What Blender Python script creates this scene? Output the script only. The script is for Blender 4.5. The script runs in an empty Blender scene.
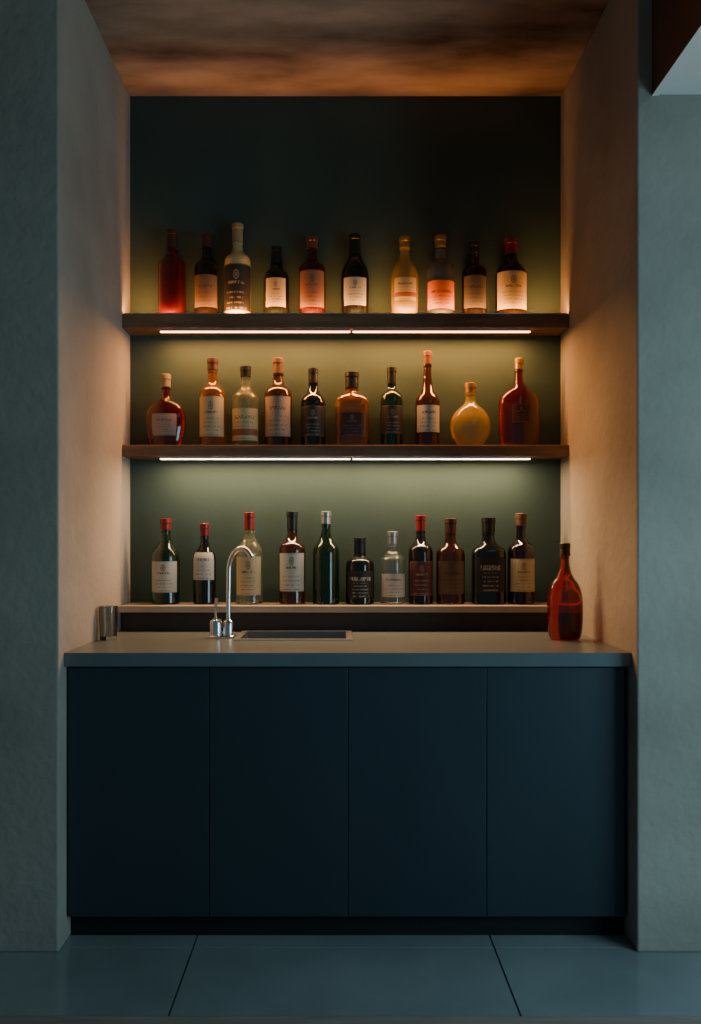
import bpy, bmesh, math, random
from mathutils import Vector
random.seed(4)
C = bpy.context

# ------------------------------------------------------------ materials
def nmat(name):
    m = bpy.data.materials.new(name); m.use_nodes = True
    nt = m.node_tree
    return m, nt, nt.nodes['Principled BSDF']

def simple(name, col, rough=0.5, metal=0.0, trans=0.0, ior=1.45, spec=0.5):
    m, nt, b = nmat(name)
    b.inputs['Base Color'].default_value = (*col, 1)
    b.inputs['Roughness'].default_value = rough
    b.inputs['Metallic'].default_value = metal
    b.inputs['Transmission Weight'].default_value = trans
    b.inputs['IOR'].default_value = ior
    b.inputs['Specular IOR Level'].default_value = spec
    return m

def noisy(name, c1, c2, scale=3.0, rough=0.8, bump=0.1, bscale=40, stretch=(1,1,1), spec=0.3, r2=None, detail=6):
    m, nt, b = nmat(name)
    N, L = nt.nodes, nt.links
    tc = N.new('ShaderNodeTexCoord'); mp = N.new('ShaderNodeMapping')
    mp.inputs['Scale'].default_value = stretch
    L.new(tc.outputs['Object'], mp.inputs['Vector'])
    n1 = N.new('ShaderNodeTexNoise'); n1.inputs['Scale'].default_value = scale; n1.inputs['Detail'].default_value = detail
    L.new(mp.outputs[0], n1.inputs['Vector'])
    r = N.new('ShaderNodeValToRGB')
    r.color_ramp.elements[0].position = 0.32; r.color_ramp.elements[0].color = (*c1, 1)
    r.color_ramp.elements[1].position = 0.68; r.color_ramp.elements[1].color = (*c2, 1)
    L.new(n1.outputs['Fac'], r.inputs[0]); L.new(r.outputs[0], b.inputs['Base Color'])
    n2 = N.new('ShaderNodeTexNoise'); n2.inputs['Scale'].default_value = bscale; n2.inputs['Detail'].default_value = 8
    L.new(mp.outputs[0], n2.inputs['Vector'])
    bp = N.new('ShaderNodeBump'); bp.inputs['Strength'].default_value = bump; bp.inputs['Distance'].default_value = 0.01
    L.new(n2.outputs['Fac'], bp.inputs['Height']); L.new(bp.outputs[0], b.inputs['Normal'])
    b.inputs['Roughness'].default_value = rough
    b.inputs['Specular IOR Level'].default_value = spec
    if r2 is not None:
        mr = N.new('ShaderNodeMapRange'); mr.inputs['To Min'].default_value = rough; mr.inputs['To Max'].default_value = r2
        L.new(n1.outputs['Fac'], mr.inputs[0]); L.new(mr.outputs[0], b.inputs['Roughness'])
    return m

def emis(name, col, s):
    m, nt, b = nmat(name)
    b.inputs['Base Color'].default_value = (*col, 1)
    b.inputs['Emission Color'].default_value = (*col, 1)
    b.inputs['Emission Strength'].default_value = s
    return m

M_wall = noisy('plaster_grey', (0.29,0.262,0.225), (0.41,0.37,0.32), 2.2, 0.9, 0.4, 28)
M_ceil = noisy('plaster_ceiling', (0.09,0.055,0.038), (0.50,0.36,0.26), 1.7, 0.85, 0.25, 14, (1,2.6,1))  # dark noise patches painted into the plaster colour for the bottles' shadow smudges
M_back = noisy('green_panel', (0.034,0.060,0.056), (0.040,0.071,0.066), 3, 0.6, 0.04, 60, spec=0.25)
M_beam = noisy('beam_wood', (0.10,0.05,0.03), (0.15,0.08,0.05), 4, 0.6, 0.1, 30, (6,1,1))
M_beamu = noisy('beam_plaster', (0.74,0.72,0.70), (0.80,0.78,0.76), 3, 0.8, 0.05, 30)
M_shelf = noisy('shelf_wood', (0.15,0.080,0.045), (0.24,0.135,0.08), 5, 0.45, 0.08, 40, (1,8,8))
M_ledge = noisy('ledge_wood', (0.36,0.27,0.20), (0.46,0.36,0.27), 5, 0.5, 0.05, 40, (1,8,8))
M_counter = noisy('counter_stone', (0.108,0.134,0.146), (0.122,0.150,0.163), 5, 0.30, 0.03, 90, spec=0.6)
M_cab = noisy('navy_laminate', (0.018,0.031,0.042), (0.022,0.037,0.050), 3, 0.40, 0.03, 120, (1,1,0.3), spec=0.5)
M_carc = simple('carcass_dark', (0.006,0.008,0.010), 0.8)
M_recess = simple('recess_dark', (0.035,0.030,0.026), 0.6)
M_tile = noisy('floor_tile', (0.22,0.26,0.27), (0.30,0.345,0.355), 2.5, 0.06, 0.02, 50, r2=0.26, spec=0.8)
M_thr = noisy('threshold_wood', (0.30,0.24,0.21), (0.38,0.31,0.27), 5, 0.5, 0.05, 40, (1,8,8))
M_grout = simple('grout', (0.07,0.075,0.077), 0.9)
M_chrome = simple('chrome', (0.75,0.75,0.75), 0.12, 1.0)
M_steel = simple('brushed_steel', (0.8,0.8,0.8), 0.28, 1.0)
M_basin = simple('basin_steel', (0.30,0.30,0.30), 0.35, 1.0)

# ------------------------------------------------------------ mesh helpers
def finish(bm, name, mats, smooth_angle=None, bevel=None):
    me = bpy.data.meshes.new(name); bmesh.ops.recalc_face_normals(bm, faces=bm.faces[:])
    bm.to_mesh(me); bm.free()
    for m in mats: me.materials.append(m)
    ob = bpy.data.objects.new(name, me); C.collection.objects.link(ob)
    if smooth_angle is not None:
        for p in me.polygons: p.use_smooth = True
        me.set_sharp_from_angle(angle=math.radians(smooth_angle))
    if isinstance(bevel, float):
        md = ob.modifiers.new('bevel', 'BEVEL'); md.width = bevel; md.segments = 2; md.limit_method = 'ANGLE'
    return ob

def box(bm, x0, x1, y0, y1, z0, z1, mi=0):
    v = [bm.verts.new((x, y, z)) for x in (x0, x1) for y in (y0, y1) for z in (z0, z1)]
    idx = [(0,1,3,2),(4,6,7,5),(0,4,5,1),(2,3,7,6),(0,2,6,4),(1,5,7,3)]
    for i in idx:
        f = bm.faces.new([v[k] for k in i]); f.material_index = mi

def boxes(name, lst, mats, bevel=None):
    bm = bmesh.new()
    for b in lst: box(bm, *b)
    return finish(bm, name, mats, None, bevel)

def ring_lathe(bm, prof, cx, cy, seg=32, mi=0, sup=2.0, fy=1.0, cap0=True, cap1=True, rmax=1.0, mfun=None):
    rings = []
    for r, z in prof:
        ring = []
        t = max(0.0, min(1.0, (r / rmax - 0.5) / 0.4)) if rmax else 0
        n = 2.0 + (sup - 2.0) * t
        f = 1.0 + (fy - 1.0) * max(0.0, min(1.0, (r / rmax - 0.3) / 0.5))
        for k in range(seg):
            a = 2 * math.pi * k / seg
            c, s = math.cos(a), math.sin(a)
            q = (abs(c) ** n + abs(s) ** n) ** (-1.0 / n)
            ring.append(bm.verts.new((cx + r * q * c, cy + r * q * s * f, z)))
        rings.append(ring)
    for i in range(len(rings) - 1):
        m = mfun(0.5 * (prof[i][1] + prof[i+1][1])) if mfun else mi
        for k in range(seg):
            f = bm.faces.new((rings[i][k], rings[i][(k+1) % seg], rings[i+1][(k+1) % seg], rings[i+1][k]))
            f.material_index = m
    if cap0:
        f = bm.faces.new(list(reversed(rings[0]))); f.material_index = mfun(prof[0][1]) if mfun else mi
    if cap1:
        f = bm.faces.new(rings[-1]); f.material_index = mfun(prof[-1][1]) if mfun else mi

def tube(bm, pts, r, seg=14, mi=0):
    pts = [Vector(p) for p in pts]
    rings = []
    up = Vector((0, 1, 0.001))
    for i, p in enumerate(pts):
        t = (pts[min(i+1, len(pts)-1)] - pts[max(i-1, 0)]).normalized()
        a = t.cross(up).normalized(); b = t.cross(a).normalized()
        rr = r[i] if isinstance(r, (list, tuple)) else r
        rings.append([bm.verts.new(p + a * rr * math.cos(2*math.pi*k/seg) + b * rr * math.sin(2*math.pi*k/seg)) for k in range(seg)])
    for i in range(len(rings)-1):
        for k in range(seg):
            f = bm.faces.new((rings[i][k], rings[i][(k+1)%seg], rings[i+1][(k+1)%seg], rings[i+1][k])); f.material_index = mi
    bm.faces.new(rings[0]).material_index = mi; bm.faces.new(rings[-1]).material_index = mi

def chaikin(p, it=2):
    for _ in range(it):
        q = [p[0]]
        for a, b in zip(p[:-1], p[1:]):
            q.append((a[0]*.75+b[0]*.25, a[1]*.75+b[1]*.25)); q.append((a[0]*.25+b[0]*.75, a[1]*.25+b[1]*.75))
        q.append(p[-1]); p = q
    return p

# ------------------------------------------------------------ room shell
XL, XR, YB, ZC = -0.857, 0.918, 0.897, 3.10
RW = 2.3   # right room wall
boxes('wall_left', [(-2.3, XL, 0, 1.1, 0, ZC)], [M_wall], 0.006)
boxes('wall_right', [(XR, RW, 0, 1.1, 0, ZC)], [M_wall], 0.006)
boxes('wall_back', [(XL, XR, YB, 1.1, 0, ZC)], [M_back])
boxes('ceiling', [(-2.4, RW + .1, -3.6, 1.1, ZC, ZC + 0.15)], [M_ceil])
boxes('wall_side_left', [(-2.42, -2.3, -3.6, 1.1, 0, ZC)], [M_wall])
WY0, WY1, WZ0, WZ1 = -2.3, -0.7, 0.35, 1.95
boxes('wall_side_right', [(RW, RW+.12, -3.6, WY0, 0, ZC), (RW, RW+.12, WY1, 1.1, 0, ZC),
                          (RW, RW+.12, WY0, WY1, 0, WZ0), (RW, RW+.12, WY0, WY1, WZ1, ZC)], [M_wall])
M_frame = simple('window_frame_paint', (0.08,0.09,0.09), 0.5)
fr = []
for a, b in ((WY0, WY0+.05), (WY1-.05, WY1), ((WY0+WY1)/2-.02, (WY0+WY1)/2+.02)):
    fr.append((RW+.03, RW+.08, a, b, WZ0, WZ1))
for a, b in ((WZ0, WZ0+.05), (WZ1-.05, WZ1)):
    fr.append((RW+.03, RW+.08, WY0+.05, WY1-.05, a, b))
boxes('window_1', fr, [M_frame])
# ceiling beam (timber cheek, plaster underside)
bm = bmesh.new()
box(bm, 0.963, 0.985, -3.6, 0, 2.63, ZC, 0)
box(bm, 0.985, RW, -3.6, 0, 2.632, ZC, 1)
box(bm, 0.963, 0.985, -3.6, 0, 2.628, 2.630, 1)
finish(bm, 'ceiling_beam', [M_beam, M_beamu])

# floor: grout bed + tiles
bm = bmesh.new()
box(bm, -2.4, RW + .1, -3.6, 1.1, -0.1, -0.004, 0)
xs = [-0.45 + 0.935 * k for k in range(-2, 4)]
g = 0.0028
for a, b in zip(xs[:-1], xs[1:]):
    a = max(a, -2.4); b = min(b, RW + .1)
    for d, c in ((0.845, 0.032), (0.032, -0.354), (-0.398, -0.998), (-0.998, -1.598), (-1.598, -2.198), (-2.198, -2.798), (-2.798, -3.398)):
        box(bm, a + g, b - g, c + g, d - g, -0.004, 0.0, 1)
finish(bm, 'floor', [M_grout, M_tile])
boxes('trim_1', [(-2.3, RW, -0.396, -0.356, -0.004, 0.002)], [M_thr], 0.001)

# ------------------------------------------------------------ cabinet
SX0, SX1, SY0, SY1 = -0.352, 0.034, 0.400, 0.665
ZT, ZB_ = 0.9125, 0.870
bm = bmesh.new()
box(bm, XL + .004, XR - .004, 0.095, YB - .002, 0.078, 0.70, 1)
box(bm, XL + .004, XR - .004, 0.095, 0.20, 0.70, 0.869, 1)
box(bm, XL + .004, XR - .004, 0.115, YB - .002, 0.0, 0.078, 1)
for a, b in zip((XL + .004, -0.406, 0.0315, 0.469), (-0.406, 0.0315, 0.469, XR - .012)):
    box(bm, a + .0012, b - .0012, 0.073, 0.094, 0.078, 0.864, 0)
finish(bm, 'base_cabinet', [M_cab, M_carc], None, 0.0012)

boxes('countertop', [(XL + .001, XR - .001, 0.05, SY0, ZB_, ZT),
                     (XL + .001, XR - .001, SY1, YB - .001, ZB_, ZT),
                     (XL + .001, SX0, SY0, SY1, ZB_, ZT),
                     (SX1, XR - .001, SY0, SY1, ZB_, ZT)], [M_counter])
# sink
bm = bmesh.new()
t = 0.018
zb = ZT - 0.155
o = [(SX0 - t, SY0 - t), (SX1 + t, SY0 - t), (SX1 + t, SY1 + t), (SX0 - t, SY1 + t)]
i_ = [(SX0 + .004, SY0 + .004), (SX1 - .004, SY0 + .004), (SX1 - .004, SY1 - .004), (SX0 + .004, SY1 - .004)]
lo = [(SX0 + .02, SY0 + .02), (SX1 - .02, SY0 + .02), (SX1 - .02, SY1 - .02), (SX0 + .02, SY1 - .02)]
L0 = [bm.verts.new((x, y, ZT + .0005)) for x, y in o]
L1 = [bm.verts.new((x, y, ZT + .006)) for x, y in o]
L2 = [bm.verts.new((x, y, ZT + .006)) for x, y in i_]
L3 = [bm.verts.new((x, y, zb)) for x, y in lo]
for n_, (A, B) in enumerate(((L0, L1), (L1, L2), (L2, L3))):
    for k in range(4):
        bm.faces.new((A[k], A[(k+1) % 4], B[(k+1) % 4], B[k])).material_index = 1 if n_ == 2 else 0
bm.faces.new(L3).material_index = 1
ring_lathe(bm, [(0.03, zb + .0005), (0.03, zb + .003), (0.018, zb + .003), (0.016, zb + .001)], (SX0+SX1)/2, (SY0+SY1)/2, 24, 0)
finish(bm, 'sink', [M_steel, M_basin], None)

# bottle ledge
bm = bmesh.new()
box(bm, XL + .002, XR - .002, 0.70, YB - .001, 0.987, 1.013, 0)
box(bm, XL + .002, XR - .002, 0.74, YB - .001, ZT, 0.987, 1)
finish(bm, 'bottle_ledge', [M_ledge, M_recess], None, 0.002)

# shelves
S1T, S1B, S2T, S2B, SF = 2.167, 2.112, 1.647, 1.603, 0.765
boxes('bottle_shelf', [(XL + .001, XR - .001, SF, YB - .001, S1B, S1T)], [M_shelf], 0.002)
boxes('bottle_shelf', [(XL + .001, XR - .001, SF, YB - .001, S2B, S2T)], [M_shelf], 0.002)

# LED strips: aluminium channel + glowing diffuser, and the light it throws
def led(zs, col, e, watt, tag, dcol):
    for a, b in ((-0.712, 0.050), (0.058, 0.770)):
        bm = bmesh.new()
        box(bm, a, b, 0.786, 0.789, zs - .008, zs - .0002, 0)
        box(bm, a, b, 0.801, 0.804, zs - .008, zs - .0002, 0)
        box(bm, a + .002, b - .002, 0.789, 0.801, zs - .011, zs - .001, 1)
        finish(bm, 'led_strip_light', [M_steel, emis('led_diffuser' + tag, dcol, e)])
        l = bpy.data.lights.new('led_throw', 'AREA'); l.shape = 'RECTANGLE'; l.size = b - a - .01; l.size_y = 0.012
        l.energy = watt; l.color = col
        o = bpy.data.objects.new('led_lamp', l); C.collection.objects.link(o)
        o.location = ((a + b) / 2, 0.795, zs - .013)
led(S1B, (1.0, 0.40, 0.10), 11, 9.0, '_warm', (1.0, 0.50, 0.24))
led(S2B, (1.0, 0.64, 0.34), 12, 6.4, '_soft', (1.0, 0.80, 0.54))
# upward cove strip lying on the upper shelf's front edge
WARM = (1.0, 0.37, 0.085)
for a, b in ((-0.85, 0.02), (0.04, 0.91)):
    bm = bmesh.new(); box(bm, a, b, 0.7675, 0.7715, S1T + .0005, S1T + .004, 0)
    finish(bm, 'cove_strip_light', [M_steel])
    l = bpy.data.lights.new('cove_throw', 'AREA'); l.shape = 'RECTANGLE'; l.size = b - a; l.size_y = 0.004
    l.energy = 4.8; l.color = WARM; l.spread = math.radians(124)
    o = bpy.data.objects.new('cove_lamp', l); C.collection.objects.link(o)
    o.location = ((a + b) / 2, 0.7695, S1T + .0055); o.rotation_euler = (math.radians(180 - 43), 0, 0)

# ------------------------------------------------------------ faucet
bm = bmesh.new()
FX, FY = -0.398, 0.48
ring_lathe(bm, [(0.050, ZT), (0.050, ZT+.007), (0.045, ZT+.011)], FX - .022, FY, 32, 0, fy=0.7, rmax=0.05)
ring_lathe(bm, [(0.019, ZT+.010), (0.019, ZT+.055), (0.016, ZT+.062), (0.011, ZT+.066)], FX, FY, 24)
pts = [(FX, FY, ZT+.06), (FX, FY, ZT+.14), (FX+.002, FY, ZT+.245)]
R = 0.050
for k in range(1, 14):
    a = math.radians(k * 11.0)
    d = R * (1 - math.cos(a))
    pts.append((FX + .002 + d * 0.95, FY - d * 0.45, ZT + .245 + R * 1.6 * math.sin(a)))
tube(bm, pts, 0.0088, 16)
ring_lathe(bm, [(0.024, ZT+.010), (0.024, ZT+.055), (0.020, ZT+.066), (0.009, ZT+.072)], FX - .045, FY, 24)
tube(bm, [(FX-.045, FY, ZT+.06), (FX-.047, FY-.004, ZT+.10), (FX-.042, FY-.012, ZT+.145)], [0.006, 0.0045, 0.006], 12)
finish(bm, 'kitchen_faucet', [M_chrome], 35)

# ------------------------------------------------------------ drinking glass
M_glass = simple('smoked_glass', (0.42,0.46,0.46), 0.02, 0, 1.0, 1.45)
bm = bmesh.new()
gx, gy = -0.818, 0.42
outer = [(0.029, ZT+.0005), (0.031, ZT+.01), (0.033, ZT+.12)]
inner = [(0.0315, ZT+.12), (0.0285, ZT+.014)]
ring_lathe(bm, outer + inner, gx, gy, 32, rmax=0.033)
finish(bm, 'tumbler_glass', [M_glass], 40)

# ------------------------------------------------------------ bottles
def glass(name, col, tr=0.93, rough=0.0, ior=1.40):
    m = simple(name, col, rough, 0, tr, ior)
    b = m.node_tree.nodes['Principled BSDF']
    b.inputs['Coat Weight'].default_value = 0.7; b.inputs['Coat Roughness'].default_value = 0.03
    return m
G = {
 'red': glass('liquid_red', (0.42,0.026,0.010)), 'amber': glass('liquid_amber', (0.78,0.26,0.035), 0.90),
 'gold': glass('liquid_gold', (1.0,0.72,0.22), 0.80), 'brown': glass('liquid_brown', (0.30,0.075,0.016)),
 'rose': glass('liquid_rose', (0.42,0.075,0.028)), 'clear': glass('glass_clear', (0.92,0.94,0.90), 0.97),
 'pale': glass('glass_pale', (0.92,0.88,0.56), 0.94), 'green': glass('glass_green', (0.04,0.11,0.045), 0.9),
 'black': glass('glass_black', (0.008,0.009,0.008), 0.2), 'dark': glass('glass_dark', (0.045,0.024,0.014), 0.85),
 'cream': glass('liquid_cream', (0.80,0.60,0.26), 0.35, 0.12),
}
K = {
 'black': simple('cap_black', (0.012,0.012,0.012), 0.35), 'red': simple('cap_red', (0.18,0.010,0.010), 0.35),
 'gold': simple('cap_gold', (0.42,0.26,0.09), 0.35, 0.7), 'cream': simple('cap_cream', (0.30,0.22,0.11), 0.5),
 'wood': simple('cap_cork', (0.11,0.05,0.022), 0.7), 'steel': simple('cap_steel', (0.5,0.5,0.5), 0.3, 0.9),
 'brown': simple('cap_brown', (0.05,0.018,0.010), 0.45), 'amber': simple('cap_amber', (0.13,0.05,0.014), 0.4),
}
def label_mat(name, bg, ink, rows=9.0, title=0.66, style=0, seed=0.0, ink2=None):
    """style 0: title + text, 1: round emblem + text, 2: coloured band, 3: big block title"""
    m, nt, b = nmat(name); N, L = nt.nodes, nt.links
    b.inputs['Roughness'].default_value = 0.6
    uv = N.new('ShaderNodeTexCoord'); sp = N.new('ShaderNodeSeparateXYZ'); L.new(uv.outputs['UV'], sp.inputs[0])
    oi = N.new('ShaderNodeObjectInfo')
    def M(op, a, bb=None, c=None):
        n = N.new('ShaderNodeMath'); n.operation = op
        for i, v in enumerate((a, bb, c)):
            if v is None: continue
            if isinstance(v, (int, float)): n.inputs[i].default_value = v
            else: L.new(v, n.inputs[i])
        return n.outputs[0]
    u, v = sp.outputs[0], sp.outputs[1]
    off = M('MULTIPLY', oi.outputs['Random'], 90.0)
    au = M('ABSOLUTE', M('SUBTRACT', u, 0.5))
    def noise(su, vv, z):
        cb = N.new('ShaderNodeCombineXYZ'); L.new(M('MULTIPLY', u, su), cb.inputs[0])
        L.new(vv, cb.inputs[1]); L.new(M('ADD', off, z), cb.inputs[2])
        nz = N.new('ShaderNodeTexNoise'); nz.inputs['Scale'].default_value = 1.0; nz.inputs['Detail'].default_value = 2
        L.new(cb.outputs[0], nz.inputs['Vector']); return nz.outputs['Fac']
    vr = M('MULTIPLY', v, rows); frc = M('FRACT', vr); fl = M('FLOOR', vr)
    rowm = M('LESS_THAN', M('ABSOLUTE', M('SUBTRACT', frc, 0.5)), 0.16)
    small = M('MULTIPLY', M('MULTIPLY', rowm, M('GREATER_THAN', noise(34.0, M('MULTIPLY', fl, 5.7), seed), 0.48)), M('LESS_THAN', au, M('ADD', 0.12, M('MULTIPLY', noise(0.0, M('MULTIPLY', fl, 3.1), 7.0), 0.32))))
    small = M('MULTIPLY', small, M('LESS_THAN', v, title - 0.14))
    th = {0: 0.045, 1: 0.03, 2: 0.05, 3: 0.07}[style]
    tw = {0: 0.28, 1: 0.22, 2: 0.33, 3: 0.36}[style]
    big = M('MULTIPLY', M('MULTIPLY', M('LESS_THAN', M('ABSOLUTE', M('SUBTRACT', v, title)), th), M('GREATER_THAN', noise(30.0, M('MULTIPLY', v, 14.0), 3.0 + seed), 0.48)), M('LESS_THAN', au, tw))
    tot = M('ADD', M('MULTIPLY', small, 0.6), M('MULTIPLY', big, 0.85))
    edge = M('GREATER_THAN', M('MAXIMUM', au, M('ABSOLUTE', M('SUBTRACT', v, 0.5))), 0.475)
    tot = M('ADD', tot, M('MULTIPLY', edge, 0.0 if style == 3 else 0.3))
    if style == 1:
        du = M('MULTIPLY', au, 1.35); dv = M('SUBTRACT', v, title + 0.17)
        d = M('SQRT', M('ADD', M('MULTIPLY', du, du), M('MULTIPLY', dv, dv)))
        ringm = M('LESS_THAN', M('ABSOLUTE', M('SUBTRACT', d, 0.09)), 0.018)
        core = M('LESS_THAN', d, 0.05)
        tot = M('ADD', tot, M('MULTIPLY', M('ADD', ringm, core), 0.7))
    tot = M('MINIMUM', tot, 1.0)
    mx = N.new('ShaderNodeMix'); mx.data_type = 'RGBA'
    mx.inputs[7].default_value = (*ink, 1)
    if style == 2:
        m2 = N.new('ShaderNodeMix'); m2.data_type = 'RGBA'
        m2.inputs[6].default_value = (*bg, 1); m2.inputs[7].default_value = (*(ink2 or ink), 1)
        L.new(M('LESS_THAN', M('ABSOLUTE', M('SUBTRACT', v, 0.26)), 0.10), m2.inputs[0]); L.new(m2.outputs[2], mx.inputs[6])
    else: mx.inputs[6].default_value = (*bg, 1)
    L.new(tot, mx.inputs[0]); L.new(mx.outputs[2], b.inputs['Base Color'])
    return m
LB = {
 'white': label_mat('label_white', (0.42,0.41,0.36), (0.05,0.045,0.04), 9, .62, 1),
 'white2': label_mat('label_white_plain', (0.44,0.43,0.39), (0.08,0.07,0.06), 7, .74, 0, 2),
 'cream': label_mat('label_cream', (0.44,0.35,0.20), (0.12,0.05,0.03), 10, .60, 1, 4),
 'cream2': label_mat('label_cream_band', (0.46,0.37,0.19), (0.10,0.04,0.02), 8, .72, 2, 5, (0.26,0.08,0.03)),
 'tan': label_mat('label_tan', (0.10,0.060,0.034), (0.03,0.015,0.01), 8, .64, 0, 6),
 'rose': label_mat('label_rose', (0.18,0.09,0.06), (0.06,0.02,0.02), 9, .60, 1, 7),
 'grayrose': label_mat('label_grey_rose', (0.30,0.215,0.165), (0.08,0.03,0.02), 9, .70, 0, 14),
 'orange': label_mat('label_orange', (0.55,0.14,0.025), (0.10,0.02,0.01), 8, .60, 2, 8, (0.50,0.24,0.05)),
 'dark': label_mat('label_dark', (0.014,0.013,0.012), (0.28,0.21,0.14), 9, .60, 1, 9),
 'blackw': label_mat('label_black', (0.010,0.010,0.010), (0.42,0.40,0.37), 8.0, 0.70, 3, 10),
 'maroon': label_mat('label_maroon', (0.06,0.011,0.010), (0.30,0.17,0.12), 8, .62, 1, 11),
 'grey': label_mat('label_grey', (0.07,0.06,0.055), (0.02,0.02,0.02), 8, .64, 0, 12),
}
P = {
 'spirit': [(.86,0),(1,.012),(1,.03),(1,.30),(1,.52),(1,.58),(.93,.635),(.62,.675),(.42,.71),(.36,.76),(.34,.84),(.34,.97)],
 'wine':   [(.88,0),(1,.012),(1,.03),(1,.30),(1,.50),(1,.56),(.90,.62),(.62,.67),(.42,.72),(.34,.79),(.32,.86),(.32,.97)],
 'tall':   [(.86,0),(1,.012),(1,.03),(1,.30),(1,.40),(1,.47),(.90,.52),(.62,.57),(.44,.62),(.36,.70),(.30,.80),(.30,.97)],
 'squat':  [(.88,0),(1,.015),(1,.04),(1,.30),(1,.50),(1,.57),(.94,.64),(.66,.69),(.40,.72),(.34,.76),(.34,.84),(.34,.97)],
 'bell':   [(.80,0),(.92,.012),(.94,.05),(1,.30),(1,.42),(.99,.50),(.86,.60),(.60,.68),(.38,.73),(.32,.80),(.32,.97)],
 'flask':  [(.46,0),(.52,.012),(.70,.06),(.93,.16),(1,.27),(1,.36),(.90,.48),(.66,.58),(.36,.65),(.25,.70),(.23,.80),(.23,.97)],
 'decant': [(.66,0),(.74,.012),(.84,.06),(.97,.20),(1,.32),(1,.42),(.90,.53),(.60,.60),(.30,.635),(.22,.68),(.20,.80),(.20,.97)],
 'carafe': [(.78,0),(.88,.012),(.96,.06),(1,.20),(1,.38),(.99,.50),(.90,.585),(.55,.635),(.30,.68),(.21,.75),(.18,.86),(.18,.97)],
 'onion':  [(.74,0),(.84,.012),(.95,.07),(1,.20),(1,.36),(.95,.48),(.78,.57),(.48,.64),(.31,.71),(.24,.79),(.21,.88),(.20,.97)],
}
def bottle(name, x, y, z, h, w, prof, liq, cap, lab=None, lz=(.14,.45), caplen=.16, sup=2.0, fy=1.0, fill=None, neck=None, la=62, capr=1.12):
    R = w / 2
    raw = [(r * R, z + .0006 + zz * h) for r, zz in P[prof]]
    pr = [raw[0]] + chaikin(raw[1:], 2)
    bm = bmesh.new()
    mats = [G[liq], K[cap]]
    mf = None
    if neck:
        mats.append(G[neck]); fz = z + fill * h
        mf = lambda zz: 2 if zz > fz else 0
    else: mats.append(G[liq])
    ring_lathe(bm, pr, x, y, 36, 0, sup, fy, rmax=R, mfun=mf)
    nr = raw[-1][0]
    def rad(zz):
        for a, b in zip(pr[:-1], pr[1:]):
            if a[1] <= zz <= b[1] and b[1] > a[1]:
                return a[0] + (b[0]-a[0]) * (zz - a[1]) / (b[1] - a[1])
        return nr
    z1 = z + h; zc = z + h * (1 - caplen)
    rc = max(nr, rad(zc)) * capr + .0006
    rt = nr * capr + .0006
    cp = [(rc*.9, zc), (rc, zc + .002), ((rc+rt)/2, (zc+z1)/2), (rt, z1 - .022), (rt*1.10, z1 - .020), (rt*1.10, z1 - .003), (rt*.9, z1)]
    ring_lathe(bm, cp, x, y, 24, 1, rmax=10)
    zl = zc - .006
    ring_lathe(bm, [(rad(zl)*1.02, zl-.004), (rad(zl)*1.12+.0005, zl-.002), (rad(zl)*1.12+.0005, zl+.002), (rad(zl)*1.02, zl+.004)], x, y, 24, 0, rmax=10)
    if lab:
        mats.append(LB[lab]); uvl = bm.loops.layers.uv.new('UVMap')
        nu, nv = 18, 8
        grid = []
        for j in range(nv + 1):
            zz = z + h * (lz[0] + (lz[1]-lz[0]) * j / nv)
            r0 = rad(zz)
            tt = max(0, min(1, (r0/R - .5)/.4)); n = 2 + (sup-2)*tt
            f = 1 + (fy-1) * max(0, min(1, (r0/R - .3)/.5))
            rw = []
            for i in range(nu + 1):
                a = math.radians(-90 - la + 2*la*i/nu)
                c, s = math.cos(a), math.sin(a)
                q = (abs(c)**n + abs(s)**n) ** (-1/n)
                rr = r0 * q + .0009
                rw.append(bm.verts.new((x + rr*c, y + rr*s*f - .0003, zz)))
            grid.append(rw)
        for j in range(nv):
            for i in range(nu):
                f = bm.faces.new((grid[j][i], grid[j][i+1], grid[j+1][i+1], grid[j+1][i])); f.material_index = 3
                for lp, (a, b) in zip(f.loops, ((i,j),(i+1,j),(i+1,j+1),(i,j+1))):
                    lp[uvl].uv = (a/nu, b/nv)
    return finish(bm, name, mats, 40)

def row(z, y, items, s, base):
    for it in items:
        nm, cx, w, top, prof, liq, cap, kw = it
        bottle(nm, (cx - 338) / s, y, z, (base - top) / s, w / s, prof, liq, cap, **kw)

row(S1T, 0.835, [
 ('whisky_bottle', 171, 28, 228, 'spirit', 'red', 'brown', dict(neck='rose', fill=.60, caplen=.22)),
 ('whisky_bottle', 206, 25, 232, 'spirit', 'dark', 'brown', dict(lab='tan', lz=(.10,.48))),
 ('liqueur_bottle', 237, 27, 222, 'spirit', 'cream', 'cream', dict(lab='dark', lz=(.05,.54), la=80, caplen=.20)),
 ('wine_bottle', 276, 26, 245, 'wine', 'black', 'black', dict(lab='cream', lz=(.12,.52), la=48, caplen=.25)),
 ('whisky_bottle', 312, 27, 235, 'spirit', 'rose', 'amber', dict(lab='rose', lz=(.10,.55), caplen=.15)),
 ('wine_bottle', 355, 29, 233, 'bell', 'black', 'black', dict(lab='white', lz=(.12,.45), la=50, caplen=.25, fy=.95)),
 ('whisky_bottle', 405, 28, 235, 'bell', 'gold', 'gold', dict(lab='cream2', lz=(.18,.46), la=50, caplen=.14)),
 ('gin_bottle', 441, 28, 234, 'spirit', 'clear', 'gold', dict(lab='orange', lz=(.08,.42), la=70, caplen=.14)),
 ('rum_bottle', 475, 25, 240, 'spirit', 'dark', 'black', dict(lab='grey', lz=(.10,.52))),
 ('wine_bottle', 512, 31, 237, 'wine', 'dark', 'red', dict(lab='cream', lz=(.08,.55), la=70, caplen=.20, fy=.9)),
], 248.5, 317)
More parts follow.
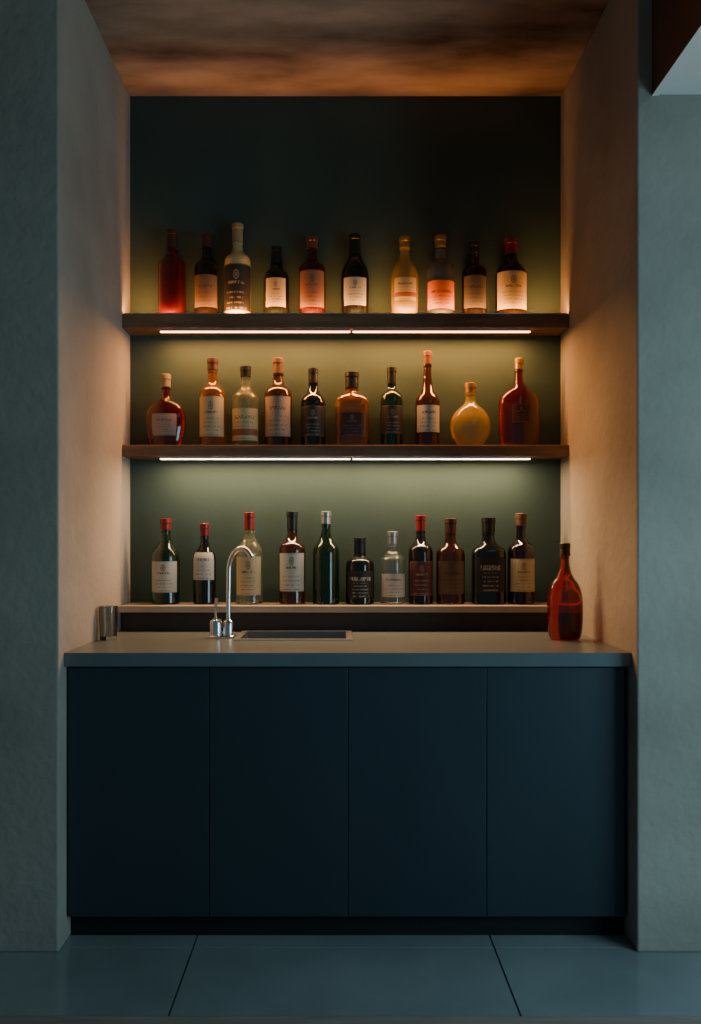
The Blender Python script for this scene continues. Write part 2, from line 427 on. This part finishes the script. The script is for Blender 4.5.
row(S2T, 0.832, [
 ('cognac_decanter', 165, 40, 373, 'decant', 'red', 'cream', dict(lab='grayrose', lz=(.14,.44), la=38, fy=.55, caplen=.18)),
 ('whisky_bottle', 212, 27, 357, 'spirit', 'amber', 'brown', dict(lab='cream', lz=(.10,.55), caplen=.14)),
 ('gin_bottle', 245, 27, 365, 'spirit', 'pale', 'black', dict(lab='cream2', lz=(.06,.46), la=68, caplen=.14)),
 ('whisky_bottle', 278, 28, 357, 'spirit', 'brown', 'wood', dict(lab='grayrose', lz=(.10,.55), caplen=.18)),
 ('wine_bottle', 313, 25, 367, 'wine', 'black', 'black', dict(lab='dark', lz=(.12,.5), caplen=.2)),
 ('whisky_bottle', 352, 34, 371, 'squat', 'amber', 'black', dict(lab='maroon', lz=(.12,.44), la=40, sup=4, fy=.8, caplen=.22)),
 ('rum_bottle', 392, 23, 366, 'squat', 'green', 'black', dict(lab='dark', lz=(.15,.5), caplen=.22)),
 ('whisky_bottle', 428, 25, 350, 'tall', 'brown', 'amber', dict(lab='white2', lz=(.14,.42), caplen=.14)),
 ('brandy_decanter', 471, 41, 382, 'flask', 'gold', 'gold', dict(fy=.7, caplen=.16)),
 ('cognac_decanter', 520, 41, 357, 'carafe', 'red', 'gold', dict(lab='maroon', lz=(.26,.46), la=25, fy=.55, caplen=.13)),
], 248.5, 446)
row(1.013, 0.815, [
 ('wine_bottle', 165, 28, 518, 'wine', 'green', 'red', dict(lab='white', lz=(.14,.50), caplen=.14)),
 ('wine_bottle', 204, 23, 523, 'wine', 'black', 'red', dict(lab='white2', lz=(.30,.64), caplen=.16)),
 ('wine_bottle', 249, 27, 512, 'wine', 'pale', 'red', dict(lab='cream', lz=(.10,.52), caplen=.2)),
 ('wine_bottle', 292, 27, 511, 'spirit', 'brown', 'black', dict(lab='white', lz=(.14,.55), caplen=.2)),
 ('wine_bottle', 326, 27, 511, 'wine', 'green', 'steel', dict(caplen=.14)),
 ('rum_bottle', 360, 29, 537, 'squat', 'black', 'black', dict(lab='blackw', lz=(.10,.5), caplen=.25)),
 ('vodka_bottle', 393, 26, 531, 'spirit', 'clear', 'steel', dict(lab='white2', lz=(.10,.42), caplen=.18)),
 ('wine_bottle', 421, 25, 515, 'spirit', 'dark', 'red', dict(lab='maroon', lz=(.10,.48), caplen=.18)),
 ('whisky_bottle', 451, 29, 518, 'spirit', 'brown', 'brown', dict(lab='tan', lz=(.12,.5), caplen=.18, fy=.8)),
 ('whisky_bottle', 489, 34, 517, 'spirit', 'black', 'black', dict(lab='blackw', lz=(.14,.54), la=42, sup=3.5, fy=.75, caplen=.18)),
 ('rum_bottle', 522, 27, 513, 'spirit', 'dark', 'wood', dict(lab='cream', lz=(.14,.50), caplen=.14)),
], 249.5, 604)
bottle('cognac_bottle', 0.811, 0.43, ZT, 0.345, 0.128, 'onion', 'red', 'brown', lab=None, caplen=.14, fy=.75, capr=1.3)

# ------------------------------------------------------------ lights
def area(name, loc, target, sx, sy, w, col, spread=math.pi):
    l = bpy.data.lights.new(name, 'AREA'); l.shape = 'RECTANGLE'; l.size = sx; l.size_y = sy; l.energy = w; l.color = col; l.spread = spread
    o = bpy.data.objects.new(name, l); C.collection.objects.link(o); o.location = loc
    o.rotation_euler = (Vector(target) - Vector(loc)).to_track_quat('-Z', 'Y').to_euler()
    return o
area('window_daylight', (RW + .10, (WY0+WY1)/2, (WZ0+WZ1)/2), (0, (WY0+WY1)/2 + .4, (WZ0+WZ1)/2), 1.5, 1.5, 42, (0.50, 0.85, 1.0))

w = bpy.data.worlds.new('world'); C.scene.world = w; w.use_nodes = True
bg = w.node_tree.nodes['Background']; bg.inputs[0].default_value = (0.30, 0.60, 0.78, 1); bg.inputs[1].default_value = 0.17

# ------------------------------------------------------------ camera
cam = bpy.data.cameras.new('camera'); co = bpy.data.objects.new('camera', cam); C.collection.objects.link(co)
co.location = (0, -2.607, 1.25); co.rotation_euler = (math.radians(90), 0, 0)
cam.lens = 29.88; cam.sensor_width = 36; cam.shift_x = 0.0122; cam.shift_y = 0.0322; cam.clip_start = 0.05
C.scene.camera = co
